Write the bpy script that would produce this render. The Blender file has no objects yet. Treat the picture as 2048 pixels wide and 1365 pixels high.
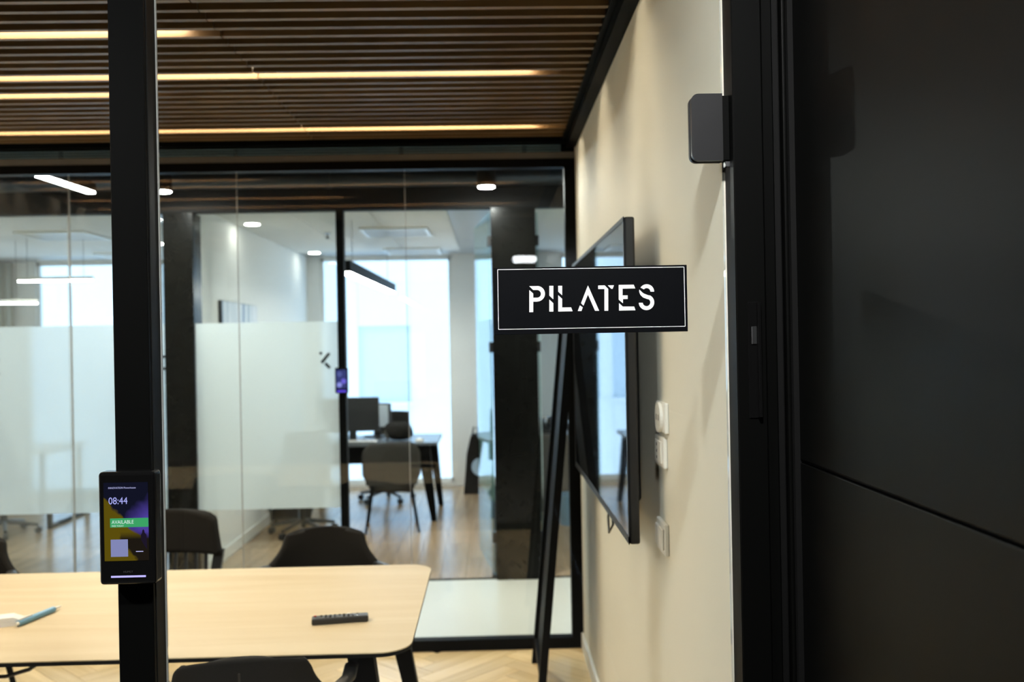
import bpy, bmesh, math, random
from mathutils import Vector, Matrix
random.seed(7)
S = bpy.context.scene
COL = S.collection
PI = math.pi

# ------------------------------------------------------------------ camera
cam_d = bpy.data.cameras.new('camera'); cam = bpy.data.objects.new('camera', cam_d); COL.objects.link(cam)
cam_d.sensor_width = 36.0; cam_d.lens = 1850.0 / 2048.0 * 36.0
cam_d.clip_start = 0.05; cam_d.clip_end = 200
yaw = math.atan(42 / 1850.0); roll = math.radians(1.05)
cam.matrix_world = Matrix.Translation((0, 0, 1.68)) @ Matrix.Rotation(-yaw, 4, 'Z') @ Matrix.Rotation(PI / 2, 4, 'X') @ Matrix.Rotation(-roll, 4, 'Z')
cam_d.dof.use_dof = True; cam_d.dof.focus_distance = 1.83; cam_d.dof.aperture_fstop = 3.6
S.camera = cam

# ------------------------------------------------------------------ world, exposure
w = bpy.data.worlds.new('World'); S.world = w; w.use_nodes = True
bg = w.node_tree.nodes['Background']
bg.inputs[0].default_value = (0.55, 0.74, 1.0, 1); bg.inputs[1].default_value = 3.8
S.view_settings.view_transform = 'Standard'; S.view_settings.look = 'None'
S.view_settings.exposure = 0.0; S.view_settings.gamma = 1.0; S.view_settings.use_curve_mapping = False
S.cycles.transparent_max_bounces = 40
S.cycles.max_bounces = 8; S.cycles.diffuse_bounces = 4; S.cycles.glossy_bounces = 4; S.cycles.transmission_bounces = 6
S.cycles.sample_clamp_indirect = 6.0
S.cycles.caustics_reflective = False; S.cycles.caustics_refractive = False

# strengths of the lamps (each lamp's light is in its own builder)
E_STRIP = 54.0; E_HALL = 1380.0; E_SPOT = 1500.0; E_OFFICE = 40.0; E_PEND = 48.0
WARM = (1.0, 0.84, 0.62)

# ------------------------------------------------------------------ materials
def nt(name):
    m = bpy.data.materials.new(name); m.use_nodes = True
    return m, m.node_tree.nodes, m.node_tree.links
def pbr(name, col, rough=0.5, metal=0.0, spec=0.5, noise=0.0, nscale=20.0, bump=0.0, stretch=(1, 1, 1), coat=0.0, col2=None):
    m, n, l = nt(name); b = n['Principled BSDF']
    b.inputs['Base Color'].default_value = (*col, 1); b.inputs['Roughness'].default_value = rough
    b.inputs['Metallic'].default_value = metal; b.inputs['Specular IOR Level'].default_value = spec
    b.inputs['Coat Weight'].default_value = coat
    tc = n.new('ShaderNodeTexCoord'); mp = n.new('ShaderNodeMapping'); mp.inputs['Scale'].default_value = stretch
    l.new(tc.outputs['Object'], mp.inputs['Vector'])
    nz = n.new('ShaderNodeTexNoise'); nz.inputs['Scale'].default_value = nscale; nz.inputs['Detail'].default_value = 4
    l.new(mp.outputs['Vector'], nz.inputs['Vector'])
    if noise or col2:
        c2 = col2 or tuple(max(0, c * (1 - noise)) for c in col)
        mx = n.new('ShaderNodeMix'); mx.data_type = 'RGBA'
        mx.inputs[6].default_value = (*col, 1); mx.inputs[7].default_value = (*c2, 1)
        l.new(nz.outputs['Fac'], mx.inputs[0]); l.new(mx.outputs[2], b.inputs['Base Color'])
    if bump:
        bp = n.new('ShaderNodeBump'); bp.inputs['Strength'].default_value = bump; bp.inputs['Distance'].default_value = 0.002
        l.new(nz.outputs['Fac'], bp.inputs['Height']); l.new(bp.outputs['Normal'], b.inputs['Normal'])
    return m
def wood(name, c1, c2, rough, axis=0, scale=3.0, bump=0.05, vary=0.0, spec=0.5):
    """grain running along the local axis; each plank object varies by its random number"""
    m, n, l = nt(name); b = n['Principled BSDF']; b.inputs['Roughness'].default_value = rough
    b.inputs['Specular IOR Level'].default_value = spec
    tc = n.new('ShaderNodeTexCoord'); mp = n.new('ShaderNodeMapping')
    sc = [scale * 9] * 3; sc[axis] = scale * 0.7
    mp.inputs['Scale'].default_value = sc
    oi = n.new('ShaderNodeObjectInfo'); ml = n.new('ShaderNodeMath'); ml.operation = 'MULTIPLY'; ml.inputs[1].default_value = 31.0
    l.new(oi.outputs['Random'], ml.inputs[0])
    cx = n.new('ShaderNodeCombineXYZ')
    for i in range(3): l.new(ml.outputs[0], cx.inputs[i])
    l.new(cx.outputs[0], mp.inputs['Location'])
    l.new(tc.outputs['Object'], mp.inputs['Vector'])
    nz = n.new('ShaderNodeTexNoise'); nz.inputs['Scale'].default_value = 1.0; nz.inputs['Detail'].default_value = 6; nz.inputs['Distortion'].default_value = 0.6
    l.new(mp.outputs['Vector'], nz.inputs['Vector'])
    rp = n.new('ShaderNodeValToRGB'); rp.color_ramp.elements[0].position = 0.32; rp.color_ramp.elements[1].position = 0.68
    rp.color_ramp.elements[0].color = (*c1, 1); rp.color_ramp.elements[1].color = (*c2, 1)
    l.new(nz.outputs['Fac'], rp.inputs['Fac'])
    hs = n.new('ShaderNodeHueSaturation')
    mr = n.new('ShaderNodeMapRange'); mr.inputs['To Min'].default_value = 1 - vary; mr.inputs['To Max'].default_value = 1 + vary
    l.new(oi.outputs['Random'], mr.inputs['Value']); l.new(mr.outputs[0], hs.inputs['Value'])
    l.new(rp.outputs['Color'], hs.inputs['Color']); l.new(hs.outputs['Color'], b.inputs['Base Color'])
    bp = n.new('ShaderNodeBump'); bp.inputs['Strength'].default_value = bump; bp.inputs['Distance'].default_value = 0.001
    l.new(nz.outputs['Fac'], bp.inputs['Height']); l.new(bp.outputs['Normal'], b.inputs['Normal'])
    return m
def emit(name, col, e):
    m, n, l = nt(name); n.remove(n['Principled BSDF'])
    em = n.new('ShaderNodeEmission'); em.inputs[0].default_value = (*col, 1); em.inputs[1].default_value = e
    l.new(em.outputs[0], n['Material Output'].inputs[0]); return m
def glass(name, tint=(0.97, 0.985, 0.98), ior=1.5, rough=0.0):
    m, n, l = nt(name); n.remove(n['Principled BSDF'])
    t = n.new('ShaderNodeBsdfTransparent'); t.inputs[0].default_value = (*tint, 1)
    g = n.new('ShaderNodeBsdfGlossy'); g.inputs['Roughness'].default_value = rough
    fr = n.new('ShaderNodeFresnel')
    mx = n.new('ShaderNodeMixShader')
    geo = n.new('ShaderNodeNewGeometry'); mr = n.new('ShaderNodeMapRange')      # same index from inside the sheet as from outside
    mr.inputs['To Min'].default_value = ior; mr.inputs['To Max'].default_value = 1.0 / ior
    l.new(geo.outputs['Backfacing'], mr.inputs['Value']); l.new(mr.outputs[0], fr.inputs[0])
    l.new(fr.outputs[0], mx.inputs[0]); l.new(t.outputs[0], mx.inputs[1]); l.new(g.outputs[0], mx.inputs[2])
    l.new(mx.outputs[0], n['Material Output'].inputs[0]); return m
def frost(name):
    m, n, l = nt(name); n.remove(n['Principled BSDF'])
    tl = n.new('ShaderNodeBsdfTranslucent'); tl.inputs[0].default_value = (0.95, 1.0, 1.0, 1)
    df = n.new('ShaderNodeBsdfDiffuse'); df.inputs[0].default_value = (0.88, 0.97, 0.98, 1)
    rf = n.new('ShaderNodeBsdfRefraction'); rf.inputs[0].default_value = (0.95, 1.0, 1.0, 1); rf.inputs['Roughness'].default_value = 0.36; rf.inputs['IOR'].default_value = 1.05
    a = n.new('ShaderNodeMixShader'); a.inputs[0].default_value = 0.42; l.new(tl.outputs[0], a.inputs[1]); l.new(df.outputs[0], a.inputs[2])
    c = n.new('ShaderNodeMixShader'); c.inputs[0].default_value = 0.15; l.new(a.outputs[0], c.inputs[1]); l.new(rf.outputs[0], c.inputs[2])
    l.new(c.outputs[0], n['Material Output'].inputs[0]); return m

M = dict(
    black=pbr('black_metal', (0.0020, 0.0021, 0.0019), 0.5, noise=0.2, nscale=60, spec=0.06),
    blackmatte=pbr('black_matte', (0.0035, 0.0035, 0.0034), 0.7, noise=0.2, nscale=30, spec=0.15),
    blackgloss=pbr('black_gloss', (0.004, 0.004, 0.004), 0.15, noise=0.1, spec=0.35),
    panel=pbr('black_laminate', (0.0016, 0.0017, 0.0015), 0.42, noise=0.25, nscale=9, bump=0.03, spec=0.11),
    column=pbr('black_column_paint', (0.004, 0.0038, 0.0032), 0.25, noise=0.2, nscale=14, spec=0.12),
    wall=pbr('cream_paint', (0.785, 0.755, 0.65), 0.65, noise=0.05, nscale=4, bump=0.03, spec=0.25),
    white=pbr('white_paint', (0.86, 0.86, 0.83), 0.6, noise=0.04, nscale=5, spec=0.3),
    whitetrim=pbr('white_trim', (0.83, 0.83, 0.79), 0.35, noise=0.03),
    plastic=pbr('white_plastic', (0.80, 0.78, 0.72), 0.3, noise=0.03),
    dim=pbr('hall_grey_paint', (0.03, 0.03, 0.03), 0.7, noise=0.1, nscale=6),
    hallfloor=pbr('hall_grey_carpet', (0.09, 0.085, 0.08), 0.9, noise=0.4, nscale=160, bump=0.3),
    tile=pbr('pale_terrazzo', (0.63, 0.615, 0.53), 0.3, noise=0.07, nscale=25),
    ctile=pbr('mineral_tile', (0.78, 0.77, 0.72), 0.85, noise=0.06, nscale=60, bump=0.1, spec=0.2),
    grid=pbr('grid_bar', (0.40, 0.40, 0.38), 0.4, noise=0.05),
    alu=pbr('brushed_aluminium', (0.55, 0.56, 0.57), 0.25, metal=1.0, noise=0.1, nscale=50, stretch=(1, 20, 20)),
    greyband=pbr('grey_bulkhead', (0.12, 0.115, 0.11), 0.5, noise=0.1),
    slat=wood('walnut_slat', (0.13, 0.072, 0.028), (0.20, 0.118, 0.050), 0.42, 0, 2.0, vary=0.18),
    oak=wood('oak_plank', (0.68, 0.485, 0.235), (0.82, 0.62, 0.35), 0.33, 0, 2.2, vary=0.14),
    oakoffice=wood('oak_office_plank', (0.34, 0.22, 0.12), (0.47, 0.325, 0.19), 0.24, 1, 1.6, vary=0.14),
    table=wood('maple_veneer', (0.565, 0.44, 0.268), (0.64, 0.525, 0.345), 0.5, 0, 1.1, bump=0.02, spec=0.3),
    fabric=pbr('dark_fabric', (0.014, 0.012, 0.010), 0.9, noise=0.35, nscale=220, bump=0.25, spec=0.2),
    greyfabric=pbr('grey_fabric', (0.055, 0.052, 0.046), 0.9, noise=0.35, nscale=160, bump=0.25, spec=0.2),
    blackplastic=pbr('black_plastic', (0.014, 0.014, 0.014), 0.4, noise=0.2, nscale=50),
    blueplastic=pbr('blue_plastic', (0.16, 0.36, 0.55), 0.35, noise=0.1),
    paper=pbr('paper', (0.82, 0.80, 0.77), 0.7, noise=0.03),
    sign=pbr('sign_board', (0.0018, 0.0022, 0.0032), 0.5, noise=0.3, nscale=120, spec=0.08),
    letter=pbr('white_vinyl', (0.93, 0.93, 0.92), 0.5, noise=0.01),
    tv=pbr('screen_glass', (0.006, 0.007, 0.009), 0.02, spec=0.55, coat=0.25, noise=0.1),
    tvframe=pbr('screen_bezel', (0.012, 0.012, 0.013), 0.35, noise=0.2),
    patch=pbr('satin_dark_metal', (0.020, 0.020, 0.021), 0.35, metal=0.1, noise=0.25, nscale=40, spec=0.4),
    glass=glass('clear_glass'),
    winglass=glass('window_glass', (0.95, 0.985, 1.0)),
    greenglass=glass('glass_edge', (0.80, 0.93, 0.90)),
    film=frost('frosted_film'),
    decal=pbr('black_vinyl', (0.012, 0.012, 0.012), 0.5, noise=0.1),
    gasket=pbr('clear_gasket', (0.40, 0.40, 0.39), 0.12, noise=0.03),
    facade=pbr('pale_stone', (0.84, 0.86, 0.86), 0.8, noise=0.05, nscale=2, bump=0.05),
    facadeglass=pbr('far_window_glass', (0.66, 0.75, 0.82), 0.2, noise=0.1),
    curtain=pbr('beige_curtain', (0.50, 0.50, 0.42), 0.9, noise=0.15, nscale=30, stretch=(6, 6, 0.3)),
    print=wood('blue_print', (0.10, 0.20, 0.36), (0.92, 0.94, 0.96), 0.5, 2, 0.9),
    duct=pbr('galvanised_duct', (0.03, 0.04, 0.05), 0.35, metal=0.6, noise=0.2),
    findaylight=pbr('fin_daylight_tint', (0.16, 0.27, 0.36), 0.3, noise=0.15),  # blue daylight reflection of the grille fins, painted into their base colour
    strip=emit('led_strip', WARM, E_STRIP),
    hall_lamp=emit('hall_lamp', (0.97, 0.97, 0.96), E_HALL),
    spot=emit('spot_lamp', (0.97, 0.98, 0.93), E_SPOT),
    office_lamp=emit('office_downlight', (1.0, 0.96, 0.88), E_OFFICE),
    pend=emit('pendant_diffuser', (1.0, 0.98, 0.93), E_PEND),
    bulk=emit('bulkhead_diffuser', (0.93, 0.97, 1.0), 26.0),
)

# ------------------------------------------------------------------ helpers
def tag(o, label=None, cat=None, group=None, kind=None):
    if label: o['label'] = label
    if cat: o['category'] = cat
    if group: o['group'] = group
    if kind: o['kind'] = kind
    return o
def empty(name, loc=(0, 0, 0), rz=0.0):
    o = bpy.data.objects.new(name, None); COL.objects.link(o); o.location = loc; o.rotation_euler = (0, 0, rz); o.empty_display_size = 0.05
    return o
def link(name, me, mat, parent=None, loc=(0, 0, 0), rot=(0, 0, 0)):
    o = bpy.data.objects.new(name, me); COL.objects.link(o)
    if mat and not me.materials: me.materials.append(M[mat] if isinstance(mat, str) else mat)
    o.parent = parent; o.location = loc; o.rotation_euler = rot
    return o
class MB:
    def __init__(s): s.bm = bmesh.new()
    def box(s, x0, x1, y0, y1, z0, z1, bev=0.0, seg=2):
        r = bmesh.ops.create_cube(s.bm, size=1.0)
        vs = r['verts']
        for v in vs: v.co = Vector((x0 if v.co.x < 0 else x1, y0 if v.co.y < 0 else y1, z0 if v.co.z < 0 else z1))
        if bev:
            es = list({e for v in vs for e in v.link_edges})
            bmesh.ops.bevel(s.bm, geom=es, offset=bev, segments=seg, affect='EDGES', profile=0.5)
        return s
    def prism(s, poly, d0, d1, axis='z'):
        """extrude a 2-D outline: axis z uses (x,y), y uses (x,z), x uses (y,z)"""
        def P(p, d): return {'z': (p[0], p[1], d), 'y': (p[0], d, p[1]), 'x': (d, p[0], p[1])}[axis]
        a = [s.bm.verts.new(P(p, d0)) for p in poly]; b = [s.bm.verts.new(P(p, d1)) for p in poly]
        f1 = s.bm.faces.new(a); f2 = s.bm.faces.new(b[::-1]); n = len(poly)
        fs = [f1, f2] + [s.bm.faces.new((a[i], b[i], b[(i + 1) % n], a[(i + 1) % n])) for i in range(n)]
        bmesh.ops.recalc_face_normals(s.bm, faces=fs)
        return s
    def tube(s, pts, r, seg=8, flat=1.0):
        """tube through points; r a number or one per point; flat squashes the section along its second axis"""
        pts = [Vector(p) for p in pts]; n = len(pts); rs = r if isinstance(r, (list, tuple)) else [r] * n
        rings = []; up = None
        for i, p in enumerate(pts):
            d = (pts[min(i + 1, n - 1)] - pts[max(i - 1, 0)]).normalized()
            if up is None: up = Vector((0, 0, 1)) if abs(d.z) < 0.9 else Vector((1, 0, 0))
            a = d.cross(up).normalized(); b = a.cross(d).normalized(); up = b
            rings.append([s.bm.verts.new(p + a * math.cos(t) * rs[i] + b * math.sin(t) * rs[i] * flat) for t in [2 * PI * k / seg for k in range(seg)]])
        for i in range(n - 1):
            for k in range(seg): s.bm.faces.new((rings[i][k], rings[i][(k + 1) % seg], rings[i + 1][(k + 1) % seg], rings[i + 1][k]))
        s.bm.faces.new(rings[0][::-1]); s.bm.faces.new(rings[-1])
        return s
    def bar(s, p, q, w, d, w2=None, d2=None):
        """straight square-section bar from p to q, width along x / depth along y, tapering"""
        w2 = w2 or w; d2 = d2 or d
        a = []
        for (c, ww, dd) in ((p, w, d), (q, w2, d2)):
            a.append([s.bm.verts.new((c[0] + sx * ww / 2, c[1] + sy * dd / 2, c[2])) for sx, sy in ((-1, -1), (1, -1), (1, 1), (-1, 1))])
        fs = [s.bm.faces.new(a[0]), s.bm.faces.new(a[1][::-1])] + [s.bm.faces.new((a[0][k], a[1][k], a[1][(k + 1) % 4], a[0][(k + 1) % 4])) for k in range(4)]
        bmesh.ops.recalc_face_normals(s.bm, faces=fs)
        return s
    def cyl(s, x, y, z0, z1, r, seg=20, r2=None):
        r2 = r if r2 is None else r2
        a = [s.bm.verts.new((x + r * math.cos(2 * PI * k / seg), y + r * math.sin(2 * PI * k / seg), z0)) for k in range(seg)]
        b = [s.bm.verts.new((x + r2 * math.cos(2 * PI * k / seg), y + r2 * math.sin(2 * PI * k / seg), z1)) for k in range(seg)]
        s.bm.faces.new(a[::-1]); s.bm.faces.new(b)
        for k in range(seg): s.bm.faces.new((a[k], a[(k + 1) % seg], b[(k + 1) % seg], b[k]))
        return s
    def grid(s, fn, nu, nv):
        g = [[s.bm.verts.new(fn(i / nu, j / nv)) for j in range(nv + 1)] for i in range(nu + 1)]
        for i in range(nu):
            for j in range(nv): s.bm.faces.new((g[i][j], g[i + 1][j], g[i + 1][j + 1], g[i][j + 1]))
        return s
    def mesh(s, name, smooth=False):
        me = bpy.data.meshes.new(name); s.bm.to_mesh(me); s.bm.free()
        if smooth:
            for p in me.polygons: p.use_smooth = True
        return me
    def build(s, name, mat, parent=None, loc=(0, 0, 0), rot=(0, 0, 0), smooth=False):
        return link(name, s.mesh(name, smooth), mat, parent, loc, rot)
def box(name, mat, x0, x1, y0, y1, z0, z1, parent=None, bev=0.0):
    return MB().box(x0, x1, y0, y1, z0, z1, bev).build(name, mat, parent)
def solid(o, t, sub=0, off=-1.0):
    m = o.modifiers.new('solid', 'SOLIDIFY'); m.thickness = t; m.offset = off
    if sub: q = o.modifiers.new('sub', 'SUBSURF'); q.levels = sub; q.render_levels = sub
    return o
def copy_tree(o, parent=None):
    c = o.copy(); COL.objects.link(c); c.parent = parent
    for ch in list(o.children): copy_tree(ch, c)
    return c
def struct(o): o['kind'] = 'structure'; return o
def arc(cx, cy, r, a0, a1, n): return [(cx + r * math.cos(math.radians(a0 + (a1 - a0) * i / n)), cy + r * math.sin(math.radians(a0 + (a1 - a0) * i / n))) for i in range(n + 1)]
def rrect(x0, x1, y0, y1, r, n=6):
    return arc(x1 - r, y1 - r, r, 0, 90, n) + arc(x0 + r, y1 - r, r, 90, 180, n) + arc(x0 + r, y0 + r, r, 180, 270, n) + arc(x1 - r, y0 + r, r, 270, 360, n)
def text_mesh(txt, size, align='LEFT', extrude=0.0):
    cu = bpy.data.curves.new('t', 'FONT'); cu.body = txt; cu.size = size; cu.align_x = align; cu.extrude = extrude
    o = bpy.data.objects.new('t', cu); COL.objects.link(o)
    me = bpy.data.meshes.new_from_object(o.evaluated_get(bpy.context.evaluated_depsgraph_get()))
    bpy.data.objects.remove(o); bpy.data.curves.remove(cu)
    return me

# key positions (metres): camera stands at x 0, y 0
XW = 0.476                 # cream side wall
YG = 1.835                 # front glass
YB = 5.06                  # back glass of the meeting room
YO = 6.56                  # glass front of the offices across the corridor
YF = 10.83                 # window wall of the offices
ZC = 2.772                 # underside of the slats
XL = -3.19                 # left wall of the meeting room

# ================================================================== STRUCTURE
# --- meeting room floor: herringbone oak
fl = struct(box('floor', 'blackmatte', XL, XW, 1.80, 5.14, -0.06, -0.008))
def clip(poly, x0, x1, y0, y1):
    for ax, lim, sgn in ((0, x0, 1), (0, x1, -1), (1, y0, 1), (1, y1, -1)):
        out = []
        for i in range(len(poly)):
            a, b = poly[i], poly[(i + 1) % len(poly)]
            da, db = (a[ax] - lim) * sgn, (b[ax] - lim) * sgn
            if da >= 0: out.append(a)
            if (da >= 0) != (db >= 0):
                t = da / (da - db); out.append((a[0] + (b[0] - a[0]) * t, a[1] + (b[1] - a[1]) * t))
        poly = out
        if len(poly) < 3: return None
    return poly
PL, PW = 0.62, 0.1033
c45 = math.cos(PI / 4)
cnt = 0
for i in range(-40, 60):
    for j in range(-8, 10):
        # herringbone in a frame turned by 45 degrees: pairs of planks stepping by one width
        for k in (0, 1):
            ox, oy = i * PW + j * PL, i * PW - j * PL
            g = 0.0012
            r = (ox + g, ox + PL - g, oy + g, oy + PW - g) if k == 0 else (ox - PW + g, ox - g, oy + g - 0.0, oy + PL - g)
            if k == 1: r = (ox + PL + g, ox + PL + PW - g, oy + PW - PL + g, oy + PW - g)
            cs = [(r[0], r[2]), (r[1], r[2]), (r[1], r[3]), (r[0], r[3])]
            q = [((x - y) * c45 - 1.2, (x + y) * c45 + 3.4) for x, y in cs]
            p = clip(q, XL + 0.003, XW - 0.003, 1.90, 5.03)
            if not p: continue
            cx = sum(v[0] for v in p) / len(p); cy = sum(v[1] for v in p) / len(p)
            a = PI / 4 if k == 0 else -PI / 4
            loc = [((x - cx) * math.cos(-a) - (y - cy) * math.sin(-a), (x - cx) * math.sin(-a) + (y - cy) * math.cos(-a)) for x, y in p]
            ar = abs(sum(loc[n][0] * loc[(n + 1) % len(loc)][1] - loc[(n + 1) % len(loc)][0] * loc[n][1] for n in range(len(loc)))) / 2
            if ar < 0.0006: continue
            MB().prism(loc, -0.008, 0.0).build('plank', 'oak', fl, (cx, cy, 0), (0, 0, a)); cnt += 1

# --- meeting room ceiling: walnut slats under a black board, light slots in between
ce = struct(box('ceiling', 'blackmatte', XL, XW, 1.80, 5.14, 2.819, 2.90))
PITCH, SW, SH = 0.0864, 0.023, 0.046
XJ = -0.93                 # joint of the two slat panels
sl_l = MB().box(XL + 0.05, XJ - 0.0015, -SW / 2, SW / 2, 0, SH).mesh('slat')
sl_r = MB().box(XJ + 0.0015, 0.405, -SW / 2, SW / 2, 0, SH).mesh('slat')
def row_y(k): return 4.715 - k * PITCH
for k in range(-3, 33):
    y = row_y(k) + PITCH / 2
    link('slat', sl_r, 'slat', ce, (0, y, ZC))
    link('slat', sl_l, 'slat', ce, (0, y - 0.004, ZC - 0.0015))
edge = struct(empty('trim_1'))
box('edge_channel', 'black', 0.428, XW, 1.87, 4.985, 2.722, 2.819, edge)
box('edge_fin', 'black', 0.405, 0.428, 1.87, 4.985, 2.765, 2.819, edge)
box('end_channel', 'black', XL, XW - 0.001, 4.985, 5.035, 2.752, 2.819, edge)

# --- cream side wall, black corridor cladding, left wall
struct(box('wall_right', 'wall', XW, 0.598, 1.87, 5.14, -0.06, 2.90))
bb = struct(box('baseboard_right', 'whitetrim', XW - 0.014, XW, 1.89, 5.03, 0.0, 0.085, bev=0.003))
struct(box('wall_left', 'white', XL - 0.12, XL, 1.80, 5.14, -0.06, 2.90))
clad = struct(empty('wall_corridor_right'))
box('cladding_panel', 'panel', 0.600, 0.66, -6.0, 1.795, 0.0, 1.432, clad, 0.002)
box('cladding_panel', 'panel', 0.600, 0.66, -6.0, 1.795, 1.438, 2.90, clad, 0.002)
box('backing', 'blackmatte', 0.612, 0.68, -6.0, 1.795, 0.0, 2.90, clad)

# --- front glass screen of the meeting room
wf = struct(empty('wall_front'))
box('pane', 'glass', XL, -0.725, YG, YG + 0.012, 0.05, 2.72, wf)
box('pane', 'glass', -0.648, 0.470, YG, YG + 0.012, 0.05, 2.72, wf)
po = MB().box(-0.728, -0.660, 1.800, 1.868, 0.0, 2.78, 0.002, 1).build('post', 'black', wf)
box('gasket', 'gasket', -0.660, -0.6575, 1.863, 1.868, 0.02, 2.75, po)
box('groove', 'blackmatte', -0.6605, -0.6585, 1.812, 1.816, 0.02, 2.75, po)
box('head_rail', 'black', XL, 0.60, 1.80, 1.868, 2.72, 2.90, wf)
box('sill_rail', 'black', XL, 0.48, 1.80, 1.868, -0.01, 0.05, wf)
jm = empty('door_1'); struct(jm)
MB().box(0.481, 0.540, 1.800, 1.868, 0.0, 2.72, 0.0025, 1).build('jamb', 'black', jm)
MB().box(0.541, 0.562, 1.806, 1.868, 0.0, 2.72, 0.0015, 1).build('jamb_stop', 'black', jm)
MB().box(0.563, 0.580, 1.818, 1.868, 0.0, 2.72, 0.003, 2).build('seal', 'blackmatte', jm)
MB().box(0.5815, 0.590, 1.806, 1.868, 0.0, 2.72, 0.003, 2).build('edge_bead', 'black', jm)
box('backing', 'blackmatte', 0.540, 0.720, 1.835, 1.8695, 0.0, 2.78, jm)
box('end_stop', 'blackmatte', 0.590, 0.6125, 1.7955, 1.8345, 0.0, 2.78, jm)
lk = MB().box(0.503, 0.526, 1.7975, 1.803, 1.520, 1.748, 0.001, 1).build('latch_plate', 'blackgloss', jm)
MB().box(0.509, 0.520, 1.7945, 1.7985, 1.665, 1.700, 0.0012, 1).build('latch_tongue', 'alu', lk)
MB().box(0.520, 0.5265, 1.788, 1.799, 1.522, 1.746, 0.001, 1).build('pull_lip', 'blackgloss', lk)

# --- back glass screen of the meeting room
wb = struct(empty('wall_back'))
for i, (a, b) in enumerate(((-3.186, -2.2735), (-2.2705, -1.3695), (-1.3665, -0.4565), (-0.4535, 0.420))):
    box('pane', 'glass', a, b, YB, YB + 0.012, 0.055, 2.64, wb)
for x in (-2.272, -1.368, -0.455):
    box('joint', 'gasket', x - 0.0014, x + 0.0014, YB - 0.001, YB + 0.013, 0.055, 2.64, wb)
box('top_rail', 'black', XL, XW, 5.035, 5.10, 2.625, 2.672, wb)
box('bottom_rail', 'black', XL, XW, 5.035, 5.10, -0.008, 0.058, wb)
box('side_post', 'black', 0.415, XW, 5.035, 5.10, 0.058, 2.625, wb)
box('bulkhead', 'greyband', XL, XW, 5.040, 5.14, 2.672, 2.708, wb)
box('upper_bulkhead', 'blackmatte', XL, XW, 5.06, 5.14, 2.708, 2.90, wb)
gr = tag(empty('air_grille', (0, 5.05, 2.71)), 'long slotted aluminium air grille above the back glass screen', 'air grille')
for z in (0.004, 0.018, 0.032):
    MB().box(XL + 0.05, 0.40, -0.012, 0.008, z, z + 0.004).build('fin', 'findaylight', gr)
for x in (-2.3, -1.36, -0.47, 0.20): MB().box(x - 0.012, x + 0.012, -0.010, 0.008, 0.0, 0.041).build('divider', 'black', gr)

# --- corridor behind the meeting room
struct(box('floor_corridor', 'tile', -8.0, 5.0, 5.14, 6.53, -0.06, 0.0))
struct(box('ceiling_corridor', 'blackmatte', -8.0, 5.0, 5.14, 6.52, 2.88, 2.94))
struct(box('wall_corridor_end', 'dim', 5.0, 5.08, 5.14, 6.52, 0.0, 2.94))
struct(box('wall_corridor_far', 'dim', -8.08, -8.0, 5.14, 6.52, 0.0, 2.94))
struct(box('wall_corridor_near', 'white', 0.60, 5.0, 5.06, 5.14, 0.0, 2.88))
struct(box('wall_corridor_side', 'white', -8.0, XL - 0.12, 5.06, 5.14, 0.0, 2.88))

# --- office fronts across the corridor
wo = struct(empty('wall_office_front'))
box('bulkhead', 'blackmatte', -8.0, 5.0, YO - 0.03, YO + 0.06, 2.622, 2.94, wo)
MB().box(0.012, 0.328, YO - 0.06, YO + 0.16, 0.0, 2.622, 0.002, 1).build('column', 'column', wo)
MB().box(-2.285, -2.078, YO - 0.03, YO + 0.16, 0.0, 2.622, 0.002, 1).build('column', 'column', wo)
MB().box(-1.078, -1.026, YO - 0.03, YO + 0.05, 0.0, 2.622, 0.002, 1).build('door_post', 'black', wo)
def sheet(x0, x1, y, parent):      # self-adhesive vinyl film, a single skin on the glass
    m_ = MB(); m_.bm.faces.new([m_.bm.verts.new(v) for v in ((x0, y, 0.527), (x1, y, 0.527), (x1, y, 1.843), (x0, y, 1.843))])
    return m_.build('frosted_film', 'film', parent)
def office_pane(x0, x1, frosted=True):
    p = box('pane', 'glass', x0, x1, YO, YO + 0.012, 0.01, 2.622, wo)
    if frosted: sheet(x0, x1, YO - 0.002, p)
    return p
p_mid = office_pane(-2.078, -1.078)
p_left = office_pane(-2.955, -2.285)
p_left2 = office_pane(-3.95, -2.958)
office_pane(-4.95, -3.953); office_pane(-5.95, -4.953); office_pane(1.30, 2.60)
box('joint', 'gasket', -2.958, -2.955, YO - 0.001, YO + 0.013, 0.01, 2.622, wo)
box('end_wall', 'white', -8.0, -5.953, YO, YO + 0.1, 0.0, 2.622, wo)
box('end_wall', 'white', 2.60, 5.0, YO, YO + 0.1, 0.0, 2.622, wo)
box('threshold', 'blackmatte', -5.95, 2.60, YO - 0.03, YO + 0.02, -0.06, 0.0015, wo)
# vinyl marks on the film
def mark(x, z, parent):
    y0, y1 = YO - 0.0055, YO - 0.0032
    def rb(cx, cz, l, wd, ang):
        c, s_ = math.cos(ang), math.sin(ang)
        return [(cx + a * l / 2 * c - b * wd / 2 * s_, cz + a * l / 2 * s_ + b * wd / 2 * c) for a, b in ((-1, -1), (1, -1), (1, 1), (-1, 1))]
    MB().prism(arc(x - 0.032, z + 0.040, 0.011, 0, 350, 14), y0, y1, 'y').build('logo_mark', 'decal', parent)
    MB().prism(rb(x, z + 0.006, 0.088, 0.021, math.radians(50)), y0, y1, 'y').build('logo_mark', 'decal', parent)
    MB().prism(rb(x + 0.014, z - 0.048, 0.048, 0.021, math.radians(-47)), y0, y1, 'y').build('logo_mark', 'decal', parent)
mark(-1.170, 1.578, p_mid); mark(-3.478, 1.575, p_left2)
ring = arc(-2.300, 1.572, 0.052, 62, 298, 20) + arc(-2.300, 1.572, 0.033, 298, 62, 20)
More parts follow.
